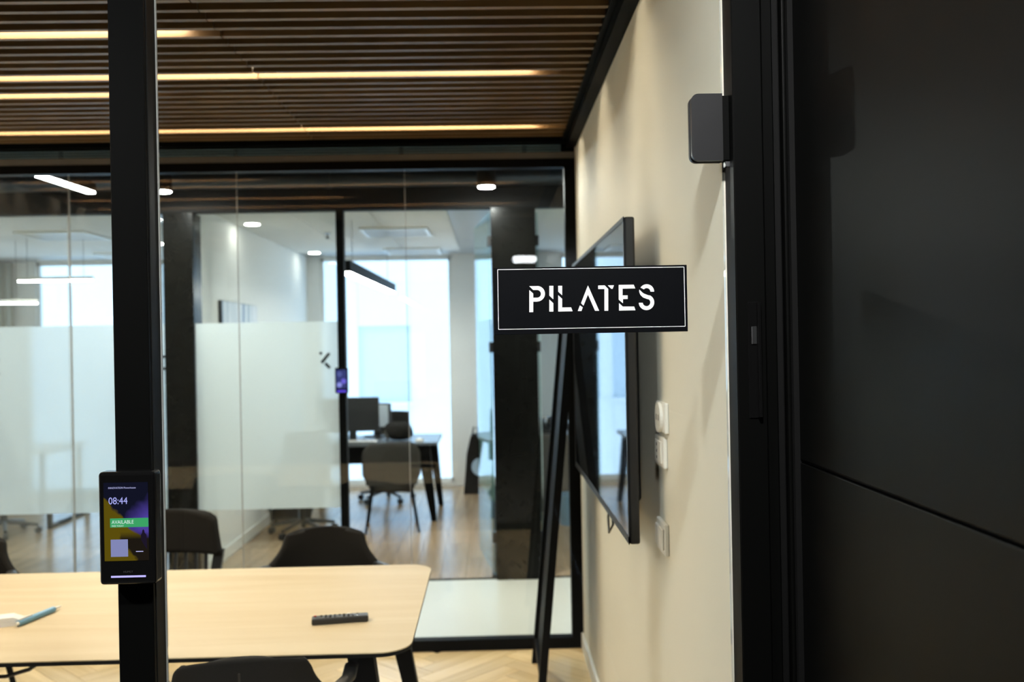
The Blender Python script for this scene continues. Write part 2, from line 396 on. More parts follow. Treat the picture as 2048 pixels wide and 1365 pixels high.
MB().prism([(x - 0.0, z) for x, z in ring], YO - 0.0055, YO - 0.0032, 'y').build('logo_mark', 'decal', p_left)
# open glass doors
def glass_door(name, hx, hy, ang, width, mirror=1):
    d = struct(empty(name, (hx, hy, 0), ang))
    MB().box(0, mirror * width, -0.005, 0.005, 0.012, 2.60).build('pane', 'greenglass', d)
    sheet(0.004 * mirror, mirror * (width - 0.002), -0.0062, d)
    for z in (0.24, 1.60, 2.36): MB().box(-0.014, 0.030, -0.013, 0.013, z, z + 0.075, 0.002, 1).build('hinge', 'patch', d)
    hx_ = mirror * (width - 0.07)
    h = MB().tube([(hx_, -0.006, 1.06), (hx_, -0.05, 1.06), (hx_ - mirror * 0.11, -0.05, 1.06)], 0.009).build('door_handle', 'alu', d)
    return d
glass_door('door_2', 0.000, YO + 0.06, math.radians(97.5), 0.90)
glass_door('door_3', 0.342, YO + 0.06, math.radians(86.5), 0.90)

# --- offices: dividing walls, floors, ceilings, window wall
struct(box('wall_office_left', 'white', -6.2, -6.1, YO + 0.10, YF, -0.06, 2.75))
struct(box('wall_office_middle', 'white', -2.27, -2.125, YO + 0.16, YF, -0.06, 2.75))
struct(box('baseboard_office', 'whitetrim', -2.125, -2.110, YO + 0.16, YF, 0.0, 0.095, bev=0.003))
struct(box('wall_office_divider', 'white', 0.10, 0.24, YO + 0.16, YF, -0.06, 2.75))
struct(box('wall_office_right', 'white', 2.70, 2.80, YO + 0.10, YF, -0.06, 2.75))
fo = struct(box('floor_office', 'blackmatte', -6.1, 2.7, YO + 0.02, YF, -0.06, -0.008))
pw, plen = 0.19, 1.55
pmesh = MB().box(-pw / 2 + 0.001, pw / 2 - 0.001, -plen / 2 + 0.001, plen / 2 - 0.001, -0.008, 0.0).mesh('plank')
phalf = {}
x = -6.1 + pw / 2; r = 0
while x < 2.66:
    if not (-2.30 < x < -2.125 or 0.07 < x < 0.27):
        y = YO + 0.025 - (r * 0.53 % plen)
        while y < YF - 0.01:
            a, b = max(y, YO + 0.022), min(y + plen, YF - 0.005)
            if b - a > 0.08:
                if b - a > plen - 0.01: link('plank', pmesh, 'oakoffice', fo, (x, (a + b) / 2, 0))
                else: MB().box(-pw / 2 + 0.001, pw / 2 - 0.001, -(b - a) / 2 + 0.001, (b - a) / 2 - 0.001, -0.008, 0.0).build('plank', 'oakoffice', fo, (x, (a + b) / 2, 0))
            y += plen
    x += pw; r += 1
co = struct(box('ceiling_office', 'grid', -6.1, 2.7, YO + 0.06, YF, 2.706, 2.75))
tm = MB().box(-0.296, 0.296, -0.296, 0.296, 0, 0.008).mesh('ceiling_tile')
TX0, TY0 = -2.125 + 0.30, YO + 0.10 + 0.30
VENTS = [(-0.84, 8.42), (-0.84, 10.2), (-3.78, 8.32), (-3.9, 10.2)]
for i in range(-8, 9):
    for j in range(0, 7):
        tx, ty = TX0 + i * 0.6, TY0 + j * 0.6
        if tx - 0.3 < -6.1 or tx + 0.3 > 2.7 or ty + 0.3 > YF - 0.0: continue
        if -2.56 < tx < -1.85 and tx < -2.125: continue
        if abs(tx - 0.17) < 0.34: continue
        link('ceiling_tile', tm, 'ctile', co, (tx, ty, 2.698))
ww = struct(empty('wall_window'))
WINS = [(-5.26, -2.45), (-1.98, -0.45), (-0.17, 0.085), (0.82, 2.30)]
prev = -6.2
for a, b in WINS + [(2.80, None)]:
    box('pier', 'white', prev, a, YF, YF + 0.16, -0.06, 2.75, ww); prev = b
for n, (a, b) in enumerate(WINS, 1):
    wn = struct(empty('window_%d' % n))
    box('sill', 'whitetrim', a, b, YF - 0.02, YF + 0.16, -0.06, 0.05, wn)
    box('lintel', 'white', a, b, YF, YF + 0.16, 2.685, 2.75, wn)
    f = MB().box(a, a + 0.035, YF + 0.03, YF + 0.09, 0.05, 2.685).box(b - 0.035, b, YF + 0.03, YF + 0.09, 0.05, 2.685)
    f.box(a, b, YF + 0.03, YF + 0.09, 2.65, 2.685).box(a, b, YF + 0.03, YF + 0.09, 0.05, 0.085)
    if n == 1: f.box(-3.86, -3.82, YF + 0.03, YF + 0.09, 0.05, 2.685)
    f.build('window_frame', 'whitetrim', wn)
    box('pane', 'winglass', a + 0.03, b - 0.03, YF + 0.055, YF + 0.067, 0.08, 2.655, wn)

# --- hall the photograph is taken from
struct(box('floor_hall', 'hallfloor', -6.0, 0.60, -6.0, 1.80, -0.06, 0.0))
struct(box('ceiling_hall', 'blackmatte', -6.0, 0.66, -6.0, 1.80, 2.90, 2.96))
struct(box('wall_hall_back', 'dim', -6.0, 0.66, -6.1, -6.0, 0.0, 2.90))
struct(box('wall_hall_left', 'dim', -6.1, -6.0, -6.0, 1.80, 0.0, 2.90))
struct(box('wall_hall_front', 'dim', -6.0, XL - 0.12, 1.80, 1.9, 0.0, 2.90))

# --- pale building across the street
bd = tag(empty('building', (0, 17.0, -6.0)), 'pale stone building across the street behind the office windows', 'building')
MB().box(-16, 10, 0.10, 6.0, 0, 16).build('wall', 'facade', bd)
wins = []
for i in range(-6, 5):
    for j in range(-1, 3): wins.append((-1.95 + i * 2.12, 6.0 + 1.30 + j * 2.9))
WWD, WHT = 0.95, 1.40
xs = sorted({round(a, 3) for a, _ in wins}); zs = sorted({round(b, 3) for _, b in wins})
# stone courses between the window openings, proud of the wall
px0 = -16
for a in xs + [None]:
    x1 = 10 if a is None else a - WWD / 2
    MB().box(px0 + 0.004, x1 - 0.004, 0.0, 0.10, 0, 16).build('pier', 'facade', bd)
    if a is not None: px0 = a + WWD / 2
for a in xs:
    pz = 0
    for b in zs + [None]:
        z1 = 16 if b is None else b - WHT / 2
        MB().box(a - WWD / 2, a + WWD / 2, 0.004, 0.10, pz, z1).build('spandrel', 'facade', bd)
        if b is not None: pz = b + WHT / 2
wme = MB().box(-WWD / 2, WWD / 2, 0.07, 0.095, -WHT / 2, WHT / 2).mesh('window')
sme = MB().box(-WWD / 2 - 0.06, WWD / 2 + 0.06, -0.06, 0.06, -WHT / 2 - 0.07, -WHT / 2).mesh('window_sill')
for a, b in wins:
    link('window', wme, 'facadeglass', bd, (a, 0, b)); link('window_sill', sme, 'facade', bd, (a, 0, b))

# ================================================================== LAMPS
def strip_light(k, x0, x1, label):
    o = tag(empty('light_strip', ((x0 + x1) / 2, row_y(k), 2.819)), label, 'light strip', 'recessed light strips between the ceiling slats')
    h = (x1 - x0) / 2
    MB().box(-h, h, -0.026, 0.026, -0.006, -0.0005).build('profile', 'alu', o)
    MB().box(-h + 0.004, h - 0.004, -0.020, 0.020, -0.010, -0.006).build('diffuser', 'strip', o)
strip_light(0, XL + 0.08, 0.26, 'warm light strip nearest the back glass, farthest along the slatted ceiling')
strip_light(8, XL + 0.08, -1.52, 'short warm light strip ending behind the black post, between two long strips')
strip_light(11, XL + 0.08, 0.20, 'long warm light strip in the middle of the slatted ceiling')
strip_light(17, XL + 0.08, -1.05, 'warm light strip at the top left, ending at the slat joint')
strip_light(22, XL + 0.08, 0.20, 'warm light strip over the near half of the table, above the view')
def spot(x, y, label):
    o = tag(empty('ceiling_spotlight', (x, y, 2.70)), label, 'spotlight', 'black cylinder spotlights in the corridor')
    MB().cyl(0, 0, 0.0, 0.18, 0.062, 24).build('housing', 'blackmatte', o, smooth=False)
    MB().cyl(0, 0, -0.004, 0.002, 0.052, 24).build('lens', 'spot', o)
spot(-0.012, 6.10, 'cylinder spotlight shining above the open office door')
spot(-2.13, 6.10, 'cylinder spotlight just right of the black glass post')
spot(-4.3, 6.10, 'cylinder spotlight at the far left end of the corridor')
spot(1.6, 6.10, 'cylinder spotlight past the cream wall at the right corridor end')
def linear(name, p, q, z, label, cat, wd=0.05, ht=0.055, ztop=2.70, body='black'):
    p, q = Vector((*p, z)), Vector((*q, z)); mid = (p + q) / 2; L = (q - p).length
    o = tag(empty(name, mid, math.atan2(q.y - p.y, q.x - p.x)), label, cat)
    MB().box(-L / 2, L / 2, -wd / 2, wd / 2, 0.0, ht).build('housing', body, o)
    MB().box(-L / 2 + 0.005, L / 2 - 0.005, -wd / 2 + 0.004, wd / 2 - 0.004, -0.012, 0.0).build('diffuser', 'pend', o)
    for s in (-1, 1): MB().tube([(s * L * 0.38, 0, ht), (s * L * 0.38, 0, ztop - z)], 0.002, 6).build('cable', 'black', o)
    return o
linear('pendant_lamp', (-2.68, 5.50), (-2.64, 6.22), 2.725, 'white linear pendant lamp in the corridor at upper left', 'lamp', 0.06, ztop=2.88)
linear('pendant_lamp', (-1.13, 7.25), (-1.09, 10.3), 2.245, 'long black linear pendant over the office desk', 'lamp', 0.085, 0.09)
linear('pendant_lamp', (-4.28, 8.50), (-3.62, 8.52), 2.31, 'short linear pendant in the left office under the ceiling vent', 'lamp', 0.05, 0.03, body='plastic')
linear('pendant_lamp', (-5.6, 8.2), (-4.23, 8.75), 2.12, 'linear pendant at the far left edge of the left office', 'lamp', 0.05, 0.03, body='plastic')
def downlight(x, y, label, r=0.06):
    o = tag(empty('recessed_downlight', (x, y, 2.698)), label, 'downlight', 'recessed office downlights')
    MB().cyl(0, 0, -0.006, 0.0, r * 1.18, 24).build('trim_ring', 'whitetrim', o)
    MB().cyl(0, 0, -0.009, -0.006, r, 24).build('lens', 'office_lamp', o)
downlight(-1.97, 7.75, 'recessed downlight in the office ceiling near the picture')
downlight(-1.93, 10.25, 'recessed downlight in the office ceiling near the window')
downlight(-3.2, 9.1, 'recessed downlight in the left office ceiling')
downlight(1.1, 8.4, 'recessed downlight in the office behind the wall screen')
def hall_light(x, y, label):
    o = tag(empty('hall_downlight', (x, y, 2.90)), label, 'downlight', 'hall downlights')
    MB().cyl(0, 0, -0.012, 0.0, 0.095, 24).build('trim_ring', 'black', o)
    MB().cyl(0, 0, -0.016, -0.012, 0.075, 24).build('lens', 'hall_lamp', o)
hall_light(0.10, 0.62, 'hall downlight in front of the glass door')
hall_light(-2.2, 0.62, 'hall downlight in front of the left glass pane')
bl = tag(empty('bulkhead_light', (0.365, -6.0, 2.53)), 'small oval bulkhead light on the hall wall behind the camera', 'wall light')
MB().prism(rrect(-0.145, 0.145, -0.05, 0.05, 0.048), 0.0, 0.03, 'y').build('base', 'black', bl)
MB().prism(rrect(-0.125, 0.125, -0.034, 0.034, 0.033), 0.03, 0.05, 'y').build('diffuser', 'bulk', bl)
# corridor ducts
for y, r_, lb in ((6.40, 0.06, 'large dark ventilation duct under the corridor ceiling'), (5.36, 0.045, 'thin dark ventilation duct along the corridor ceiling')):
    d = tag(empty('air_duct', (0, y, 2.88)), lb, 'duct')
    MB().tube([(-7.9, 0, -r_ - 0.002), (4.9, 0, -r_ - 0.002)], r_, 16).build('pipe', 'duct', d, smooth=True)
    for x in (-5.2, -2.9, -1.1, 0.9): MB().tube([(x - 0.02, 0, -r_ - 0.002), (x + 0.02, 0, -r_ - 0.002)], r_ + 0.006, 16).build('clamp', 'duct', d)

# ================================================================== SIGN
sg = tag(empty('door_sign', (0.2, 1.834, 1.759)), 'black rectangular PILATES sign with thin white border on the glass', 'sign')
K = 0.384 / 1850.0
SX, SZ = 0.0075 - 0.2, 1.8252 - 1.759
def sp(p):   # sign drawing units -> sign plane
    x, y = p[0] - 78, p[1] - 175
    return (SX + (x - y * 0.0188) * K, SZ - (y + x * 0.0146) * K)
MB().box(SX, SX + 0.384, -0.0045, -0.0005, SZ - 0.1325, SZ, 0.0006, 1).build('board', 'sign', sg)
def letter(name, polys):
    m = MB()
    for p in polys: m.prism([sp(q) for q in p], -0.0052, -0.0044, 'y')
    return m.build(name, 'letter', sg)
letter('letter', [[(420, 387), (457, 420), (457, 597), (420, 597)],
    [(420, 350), (495, 349)] + arc(495, 422, 74, -88, 88, 16) + [(495, 497), (457, 497), (457, 460), (494, 460)] + arc(494, 423, 37, 88, -88, 10) + [(494, 386), (457, 386)]])
letter('letter', [[(611, 347), (649, 347), (649, 475), (611, 440)], [(611, 478), (649, 513), (649, 592), (611, 592)]])
letter('letter', [[(696, 347), (733, 347), (733, 437), (696, 402)], [(696, 437), (733, 471), (733, 554), (819, 553), (833, 590), (696, 592)]])
letter('letter', [[(980, 344), (1087, 586), (1048, 586), (980, 430), (937, 537), (914, 513)], [(903, 535), (930, 553), (918, 588), (883, 588)]])
letter('letter', [[(1078, 345), (1140, 344), (1174, 378), (1174, 586), (1138, 586), (1138, 378), (1078, 378)], [(1170, 344), (1229, 343), (1216, 376), (1203, 376)]])
letter('letter', [[(1275, 340), (1418, 338), (1432, 373), (1311, 375), (1311, 440), (1360, 440), (1360, 474), (1315, 475), (1315, 515), (1275, 481)],
    [(1278, 514), (1314, 547), (1422, 547), (1435, 582), (1278, 585)]])
letter('letter', [[(1484, 366)] + arc(1543, 405, 71, -142, 0, 14) + arc(1543, 405, 35, 0, -140, 10),
    [(1472, 384), (1505, 416), (1520, 425), (1560, 440)] + arc(1541, 507, 74, -62, 176, 22) + [(1470, 511), (1506, 511)] + arc(1541, 507, 37, 174, -50, 14)
    + [(1545, 474), (1508, 460), (1482, 435), (1471, 405)]])
bo = MB()
b0 = ((118, 191), (1901, 169), (1913, 737), (127, 761)); t = 5
for a, b in ((0, 1), (1, 2), (2, 3), (3, 0)):
    p, q = Vector(sp(b0[a])), Vector(sp(b0[b])); d = (q - p).normalized() ; n_ = Vector((-d.y, d.x)) * K * t / 2
    bo.prism([p - n_, q - n_, q + n_, p + n_], -0.0050, -0.0044, 'y')
bo.build('border_line', 'letter', sg)

# ================================================================== ROOM DISPLAY on the post
dv = tag(empty('room_display', (-0.694, 1.80, 1.339)), 'black tablet room display on the dark post reading 08:44 and AVAILABLE', 'display')
MB().box(-0.0535, 0.0535, -0.036, 0.0, -0.107, 0.107, 0.007, 3).build('casing', 'blackgloss', dv)
def flat(name, mat, x0, x1, z0, z1, y, parent): return MB().box(x0, x1, y - 0.0004, y, z0, z1).build(name, mat, parent)
# screen picture: procedural poster of dark sky, yellow drape and violet glow
m, n, l = nt('screen_picture'); n.remove(n['Principled BSDF'])
tc = n.new('ShaderNodeTexCoord'); sep = n.new('ShaderNodeSeparateXYZ'); l.new(tc.outputs['Object'], sep.inputs[0])
nz = n.new('ShaderNodeTexNoise'); nz.inputs['Scale'].default_value = 26; nz.inputs['Detail'].default_value = 3; l.new(tc.outputs['Object'], nz.inputs['Vector'])
def mth(op, a, b):
    q = n.new('ShaderNodeMath'); q.operation = op
    for i, v in enumerate((a, b)):
        if isinstance(v, (int, float)): q.inputs[i].default_value = v
        else: l.new(v, q.inputs[i])
    return q.outputs[0]
def ramp(v, lo, hi):
    q = n.new('ShaderNodeMapRange'); q.inputs['From Min'].default_value = lo; q.inputs['From Max'].default_value = hi; l.new(v, q.inputs['Value']); return q.outputs[0]
def mixc(f, a, b):
    q = n.new('ShaderNodeMix'); q.data_type = 'RGBA'; l.new(f, q.inputs[0])
    for i, v in ((6, a), (7, b)):
        if isinstance(v, tuple): q.inputs[i].default_value = (*v, 1)
        else: l.new(v, q.inputs[i])
    return q.outputs[2]
wob = mth('MULTIPLY', mth('SUBTRACT', nz.outputs['Fac'], 0.5), 0.05)
yv = mth('ADD', mth('ADD', sep.outputs['Z'], mth('MULTIPLY', sep.outputs['X'], 1.1)), wob)
viol = mth('ADD', mth('SUBTRACT', sep.outputs['X'], mth('ABSOLUTE', mth('ADD', sep.outputs['Z'], -0.002), 0)), wob)
c1 = mixc(ramp(viol, -0.03, 0.025), (0.006, 0.007, 0.018), (0.075, 0.05, 0.33))
c2 = mixc(ramp(yv, 0.012, 0.006), c1, (0.105, 0.075, 0.004))
dk = mth('ADD', mth('ADD', mth('MULTIPLY', sep.outputs['X'], -1.0), mth('MULTIPLY', sep.outputs['Z'], -0.55)), mth('MULTIPLY', wob, 1.2))
c3 = mixc(mth('MULTIPLY', ramp(dk, 0.020, 0.014), ramp(sep.outputs['Z'], -0.006, -0.02)), c2, (0.012, 0.009, 0.006))
em = n.new('ShaderNodeEmission'); l.new(c3, em.inputs[0]); em.inputs[1].default_value = 1.0
gl = n.new('ShaderNodeBsdfGlossy'); gl.inputs['Roughness'].default_value = 0.05
mxs = n.new('ShaderNodeMixShader'); mxs.inputs[0].default_value = 0.03
l.new(em.outputs[0], mxs.inputs[1]); l.new(gl.outputs[0], mxs.inputs[2]); l.new(mxs.outputs[0], n['Material Output'].inputs[0])
scr_m = m
scr = MB().box(-0.0425, 0.0405, -0.0366, -0.0358, -0.061, 0.087).build('screen', scr_m, dv)
glow = lambda nm, c, e=1.0: emit(nm, c, e)
flat('banner', glow('banner_green', (0.045, 0.36, 0.13)), -0.031, 0.0405, 0.0025, 0.0195, -0.0367, scr)
vt = glow('screen_text', (0.55, 0.56, 0.95)); wt = glow('screen_text_white', (0.70, 0.86, 0.82))
def stext(txt, size, x, z, mat, sx=1.0):
    me = text_mesh(txt, size); o = link('screen_text', me, mat, scr, (x, -0.0372, z), (PI / 2, 0, 0)); o.scale = (sx, 1, 1); return o
stext('INNOVATION Powerhouse', 0.0048, -0.0335, 0.0755, vt, 0.92)
stext('08:44', 0.0185, -0.0335, 0.0465, glow('screen_text_clock', (0.42, 0.44, 0.95)), 0.88)
stext('AVAILABLE', 0.0098, -0.028, 0.0092, wt, 0.86)
stext('FREE TODAY', 0.0042, -0.028, 0.0038, wt, 0.92)
stext('HUMLY', 0.0055, -0.008, -0.0835, glow('screen_text_dim', (0.05, 0.05, 0.05)), 1.0)
flat('blank_tile', glow('tile_lilac', (0.22, 0.24, 0.46)), -0.0305, 0.0015, -0.053, -0.0205, -0.0367, scr)
flat('caption_line', vt, 0.0165, 0.030, -0.0445, -0.0432, -0.0367, scr)
# little figure in the picture
MB().prism([(0.0265, -0.022), (0.0262, -0.0125), (0.0285, -0.0085), (0.0290, -0.0045), (0.0305, -0.0020), (0.0325, -0.0045), (0.0330, -0.0085), (0.0365, -0.0125), (0.0370, -0.024), (0.0375, -0.040), (0.033, -0.034)], -0.0370, -0.0366, 'y').build('picture_figure', glow('figure_dark', (0.012, 0.008, 0.02)), scr)
flat('light_bar', glow('bar_lilac', (0.50, 0.46, 1.0), 1.15), -0.031, 0.034, -0.0925, -0.0890, -0.0367, dv)

# ================================================================== GLASS PATCH FITTING
pf = tag(empty('patch_fitting', (0.436, 1.834, 2.097)), 'dark metal patch fitting with rounded corners clamped on the glass near the frame', 'door fitting')
out = [(0.031, 0.0665), (-0.018, 0.0665)] + arc(-0.017, 0.0525, 0.014, 90, 180, 6) + [(-0.031, -0.0525)] + arc(-0.017, -0.0525, 0.014, 180, 270, 6) + [(0.031, -0.0665)]
MB().prism(out, -0.011, 0.0, 'y').build('plate', 'patch', pf)
MB().prism([(a * 1.0, b * 1.0) for a, b in out], 0.0125, 0.022, 'y').build('back_plate', 'patch', pf)
MB().box(0.031, 0.045, -0.008, 0.020, -0.0655, 0.063, 0.001, 1).build('hinge_leaf', 'black', pf)
MB().box(0.036, 0.046, -0.004, 0.010, -0.078, -0.0655, 0.001, 1).build('pivot_pin', 'alu', pf)

# ================================================================== WALL SCREEN and sockets
tv = tag(empty('wall_screen', (0.38, 3.42, 1.10)), 'large black flat television hung on the cream wall, reflecting the windows', 'television')
TL = 0.825
MB().box(0.0, 0.030, -TL, TL, 0.0, 0.925, 0.006, 2).build('casing', 'tvframe', tv)
MB().box(-0.0006, 0.0, -TL + 0.014, TL - 0.014, 0.022, 0.911).build('screen', 'tv', tv)
for s in (-1, 1): MB().box(-0.0022, 0.0, s * TL - (0.013 if s > 0 else 0), s * TL + (0 if s > 0 else 0.013), 0.004, 0.921).build('bezel', 'tvframe', tv)
MB().box(-0.0022, 0.0, -TL, TL, 0.0, 0.021).build('bezel', 'tvframe', tv); MB().box(-0.0022, 0.0, -TL, TL, 0.912, 0.925).build('bezel', 'tvframe', tv)
MB().box(0.030, 0.055, -TL + 0.12, TL - 0.12, 0.10, 0.62, 0.01, 2).build('back_box', 'blackmatte', tv)
MB().box(0.055, 0.096, -0.30, 0.30, 0.25, 0.55).build('wall_bracket', 'black', tv)
MB().tube([(0.022, -0.28, 0.012), (0.020, -0.31, -0.045), (0.014, -0.245, -0.085), (0.020, -0.18, -0.045), (0.026, -0.20, 0.012)], 0.004, 8).build('cable_loop', 'blackplastic', tv, smooth=True)
def plate(y, z, hh, label, kind):
    o = tag(empty('wall_socket', (XW, y, z)), label, 'wall socket', 'white wall plates under the television')
    MB().box(-0.012, 0.0, -0.065, 0.065, -hh, hh, 0.004, 2).build('plate', 'plastic', o)
    if kind == 'round':
        m_ = MB(); m_.prism([(a, b) for a, b in arc(0.0, 0.0, 0.042, 0, 345, 24)], -0.020, -0.012, 'x'); m_.build('socket_face', 'plastic', o)
        for s in (-1, 1): MB().box(-0.0206, -0.0195, s * 0.014 - 0.003, s * 0.014 + 0.003, -0.008, 0.008).build('pin_hole', 'blackplastic', o)
    elif kind == 'holes':
        MB().box(-0.016, -0.012, -0.045, 0.045, -hh + 0.012, hh - 0.012, 0.002, 1).build('socket_face', 'plastic', o)
        for k in range(3): MB().box(-0.0165, -0.0155, 0.012, 0.022, -0.022 + k * 0.018, -0.014 + k * 0.018).build('port', 'blackplastic', o)
    else:
        for s in (-1, 1): MB().box(-0.019, -0.012, s * 0.028 - 0.025, s * 0.028 + 0.025, -hh + 0.014, hh - 0.014, 0.003, 1).build('rocker', 'plastic', o)
plate(2.55, 1.462, 0.042, 'white wall plate with a round socket, topmost of three under the television', 'round')
plate(2.575, 1.365, 0.043, 'white wall plate with small ports, middle of three under the television', 'holes')
plate(2.575, 1.127, 0.044, 'white wall plate with rockers, lowest of three under the television', 'rocker')

# ================================================================== LEANING EASEL
es = tag(empty('leaning_easel', (0.2, 4.52, 0)), 'tall black easel board leaning on the cream wall past the television', 'easel')
def ep(y, z): return (0.0 + 0.168 * z / 1.70, y, z)       # lean towards the wall
for y in (-0.235, 0.300):
    m_ = MB(); a, b = ep(y, 0.0), ep(y, 1.86)
    m_.bar(a, b, 0.036, 0.030); m_.build('leg', 'black', es)
for z in (0.115, 1.84):
    a = ep(0, z); MB().box(a[0] - 0.014, a[0] + 0.014, -0.22, 0.285, z - 0.018, z + 0.018).build('crossbar', 'black', es)
m_ = MB(); a, b = ep(0, 0.13), ep(0, 1.82)
m_.bar((a[0] + 0.004, 0.0325, a[2]), (b[0] + 0.004, 0.0325, b[2]), 0.008, 0.505); m_.build('board', 'black', es)

# ================================================================== TABLE
tb = tag(empty('meeting_table', (-1.43, 3.375, 0)), 'long pale wood meeting table with rounded corners and black splayed legs', 'table')
hx, hy = 1.165, 0.555
top = MB().prism(rrect(-hx, hx, -hy, hy, 0.10, 8), 0.7365, 0.74).build('tabletop', 'table', tb)
MB().prism(rrect(-hx + 0.001, hx - 0.001, -hy + 0.001, hy - 0.001, 0.10, 8), 0.7245, 0.7365).build('edge_band', 'blackmatte', top)
MB().box(-hx + 0.35, hx - 0.35, -0.03, 0.03, 0.66, 0.7245).build('beam', 'black', tb)
for sx in (-1, 1):
    for sy in (-1, 1):
        MB().bar((sx * 0.99, sy * 0.40, 0.7245), (sx * 1.12, sy * 0.50, 0.0), 0.085, 0.055, 0.045, 0.040).build('leg', 'black', tb)
    MB().box(sx * 0.98 - 0.03, sx * 0.98 + 0.03, -0.40, 0.40, 0.685, 0.7245).build('leg_rail', 'black', tb)
rc = tag(empty('remote_control', (-0.527, 3.14, 0.74), math.radians(9)), 'black television remote control lying on the wooden table', 'remote')
MB().box(-0.094, 0.094, -0.022, 0.022, 0.0, 0.022, 0.006, 3).build('body', 'blackplastic', rc)
for i in range(9):
    for j in range(3):
        MB().cyl(-0.062 + i * 0.015, -0.011 + j * 0.011, 0.0215, 0.0240, 0.0035, 8).build('button', 'greyfabric' if (i + j) % 4 else 'alu', rc)
MB().cyl(-0.083, 0.010, 0.0215, 0.0240, 0.0042, 10).build('power_button', pbr('red_rubber', (0.5, 0.03, 0.02), 0.5, noise=0.1), rc)
pn = tag(empty('pen', (-1.60, 3.27, 0.74), math.radians(76)), 'light blue marker pen lying on the table near the left edge', 'pen')
MB().tube([(-0.095, 0, 0.0105), (0.075, 0, 0.0105), (0.08, 0, 0.0105)], [0.0105, 0.0105, 0.009], 12).build('barrel', 'blueplastic', pn, smooth=False)
MB().tube([(0.08, 0, 0.0105), (0.105, 0, 0.0105), (0.118, 0, 0.0105)], [0.006, 0.0045, 0.0015], 10).build('tip', 'plastic', pn)
MB().tube([(-0.104, 0, 0.0105), (-0.095, 0, 0.0105)], [0.006, 0.008], 10).build('end_cap', 'plastic', pn)
MB().box(-0.09, -0.03, -0.003, 0.003, 0.020, 0.024).build('clip', 'plastic', pn)
er = tag(empty('folded_paper', (-1.705, 3.20, 0.74), math.radians(24)), 'folded white paper slip at the left edge of the table', 'paper')
MB().prism([(-0.09, 0.0), (0.085, 0.0), (0.09, 0.012), (-0.09, 0.018)], -0.035, 0.035, 'y').build('sheet', 'paper', er)
MB().prism([(-0.09, 0.0185), (0.08, 0.0135), (0.05, 0.028), (-0.09, 0.030)], -0.033, 0.030, 'y').build('fold', 'paper', er)
cb = tag(empty('power_cable', (-1.75, 3.30, 0)), 'black power cable hanging in a loop under the left table end', 'cable')
MB().tube([(-0.30, 0, 0.69), (-0.22, 0, 0.57), (-0.08, 0, 0.528), (0.02, 0, 0.530), (0.10, 0, 0.552), (0.17, 0, 0.60), (0.22, 0, 0.66), (0.25, 0, 0.723)], 0.007, 8).build('cord', 'blackplastic', cb, smooth=True)
MB().box(-0.33, -0.27, -0.02, 0.02, 0.66, 0.724).build('plug', 'blackplastic', cb)

# ================================================================== CHAIRS IN THE MEETING ROOM
def shell_chair(name, loc, rz, label, group):
    t_ = tag(empty(name, loc, rz), label, 'chair', group)          # sitter looks along +y
    Z0, Z1 = 0.46, 0.825
    def hw(z):
        q = max(0.0, (0.81 - z) / 0.16); w_ = 0.186 + 0.105 * min(q, 1.2) ** 2.0
        if q > 1.2: w_ = 0.186 + 0.105 * 1.2 ** 2.0 - (q - 1.2) * 0.05
        if z > 0.785: w_ -= 0.040 * (1 - math.sqrt(max(0, 1 - ((z - 0.785) / 0.04) ** 2)))
        return w_
    def fn(u, v):
        z = Z0 + (Z1 - Z0) * v; s = 2 * u - 1; w_ = hw(z)
        return (s * w_, -0.245 - 0.03 * v + (0.035 + 0.165 * (1 - v)) * abs(s) ** 2.2, z - 0.014 * abs(s) ** 3 * v)
    bk = MB().grid(fn, 24, 40).build('backrest', 'fabric', t_, smooth=True); solid(bk, 0.03)
    MB().tube([(0, -0.262 + 0.0, 0.50), (0, -0.290, 0.64), (0, -0.305, 0.80)], 0.003, 6).build('seam', 'blackplastic', bk)
    MB().prism(rrect(-0.235, 0.235, -0.225, 0.225, 0.09, 6), 0.435, 0.49).build('seat', 'fabric', t_)
    for s in (-1, 1):
        MB().tube([(s * 0.245, -0.13, 0.672), (s * 0.285, -0.05, 0.678), (s * 0.292, 0.08, 0.670), (s * 0.285, 0.17, 0.62), (s * 0.265, 0.20, 0.54), (s * 0.23, 0.17, 0.475)],
                  [0.022, 0.022, 0.022, 0.020, 0.020, 0.020], 10, 0.55).build('armrest', 'blackplastic', t_, smooth=True)
        for f in (-1, 1):
            MB().tube([(s * 0.17, f * 0.15, 0.436), (s * 0.235, f * 0.225, 0.0)], [0.017, 0.010], 8).build('leg', 'black', t_)
    MB().box(-0.18, 0.18, -0.16, 0.16, 0.418, 0.436).build('under_frame', 'black', t_)
    return t_
CG = 'dark shell armchairs around the meeting table'
shell_chair('armchair', (-0.775, 4.10, 0), PI + math.radians(4), 'dark fabric armchair behind the table, its whole back in view', CG)
shell_chair('armchair', (-2.43, 4.10, 0), PI + math.radians(3), 'dark armchair behind the table cut off at the left edge', CG)
shell_chair('armchair', (-0.735, 2.80, 0), math.radians(8), 'dark armchair pushed under the near side of the table', CG)
t_ = tag(empty('slat_back_chair', (-1.575, 4.22, 0), PI), 'dark chair behind the post with padded top and slatted lower back', 'chair')
def fn(u, v):
    z = 0.70 + 0.20 * v; s = 2 * u - 1; w_ = 0.285 - 0.035 * v ** 0.7 - (0.03 * (1 - math.sqrt(max(0, 1 - ((v - 0.8) / 0.2) ** 2))) if v > 0.8 else 0)
    return (s * w_, -0.26 - 0.02 * v + 0.05 * abs(s) ** 2.5, z - 0.012 * abs(s) ** 4 * v)
solid(MB().grid(fn, 18, 10).build('back_pad', 'fabric', t_, smooth=True), 0.05)
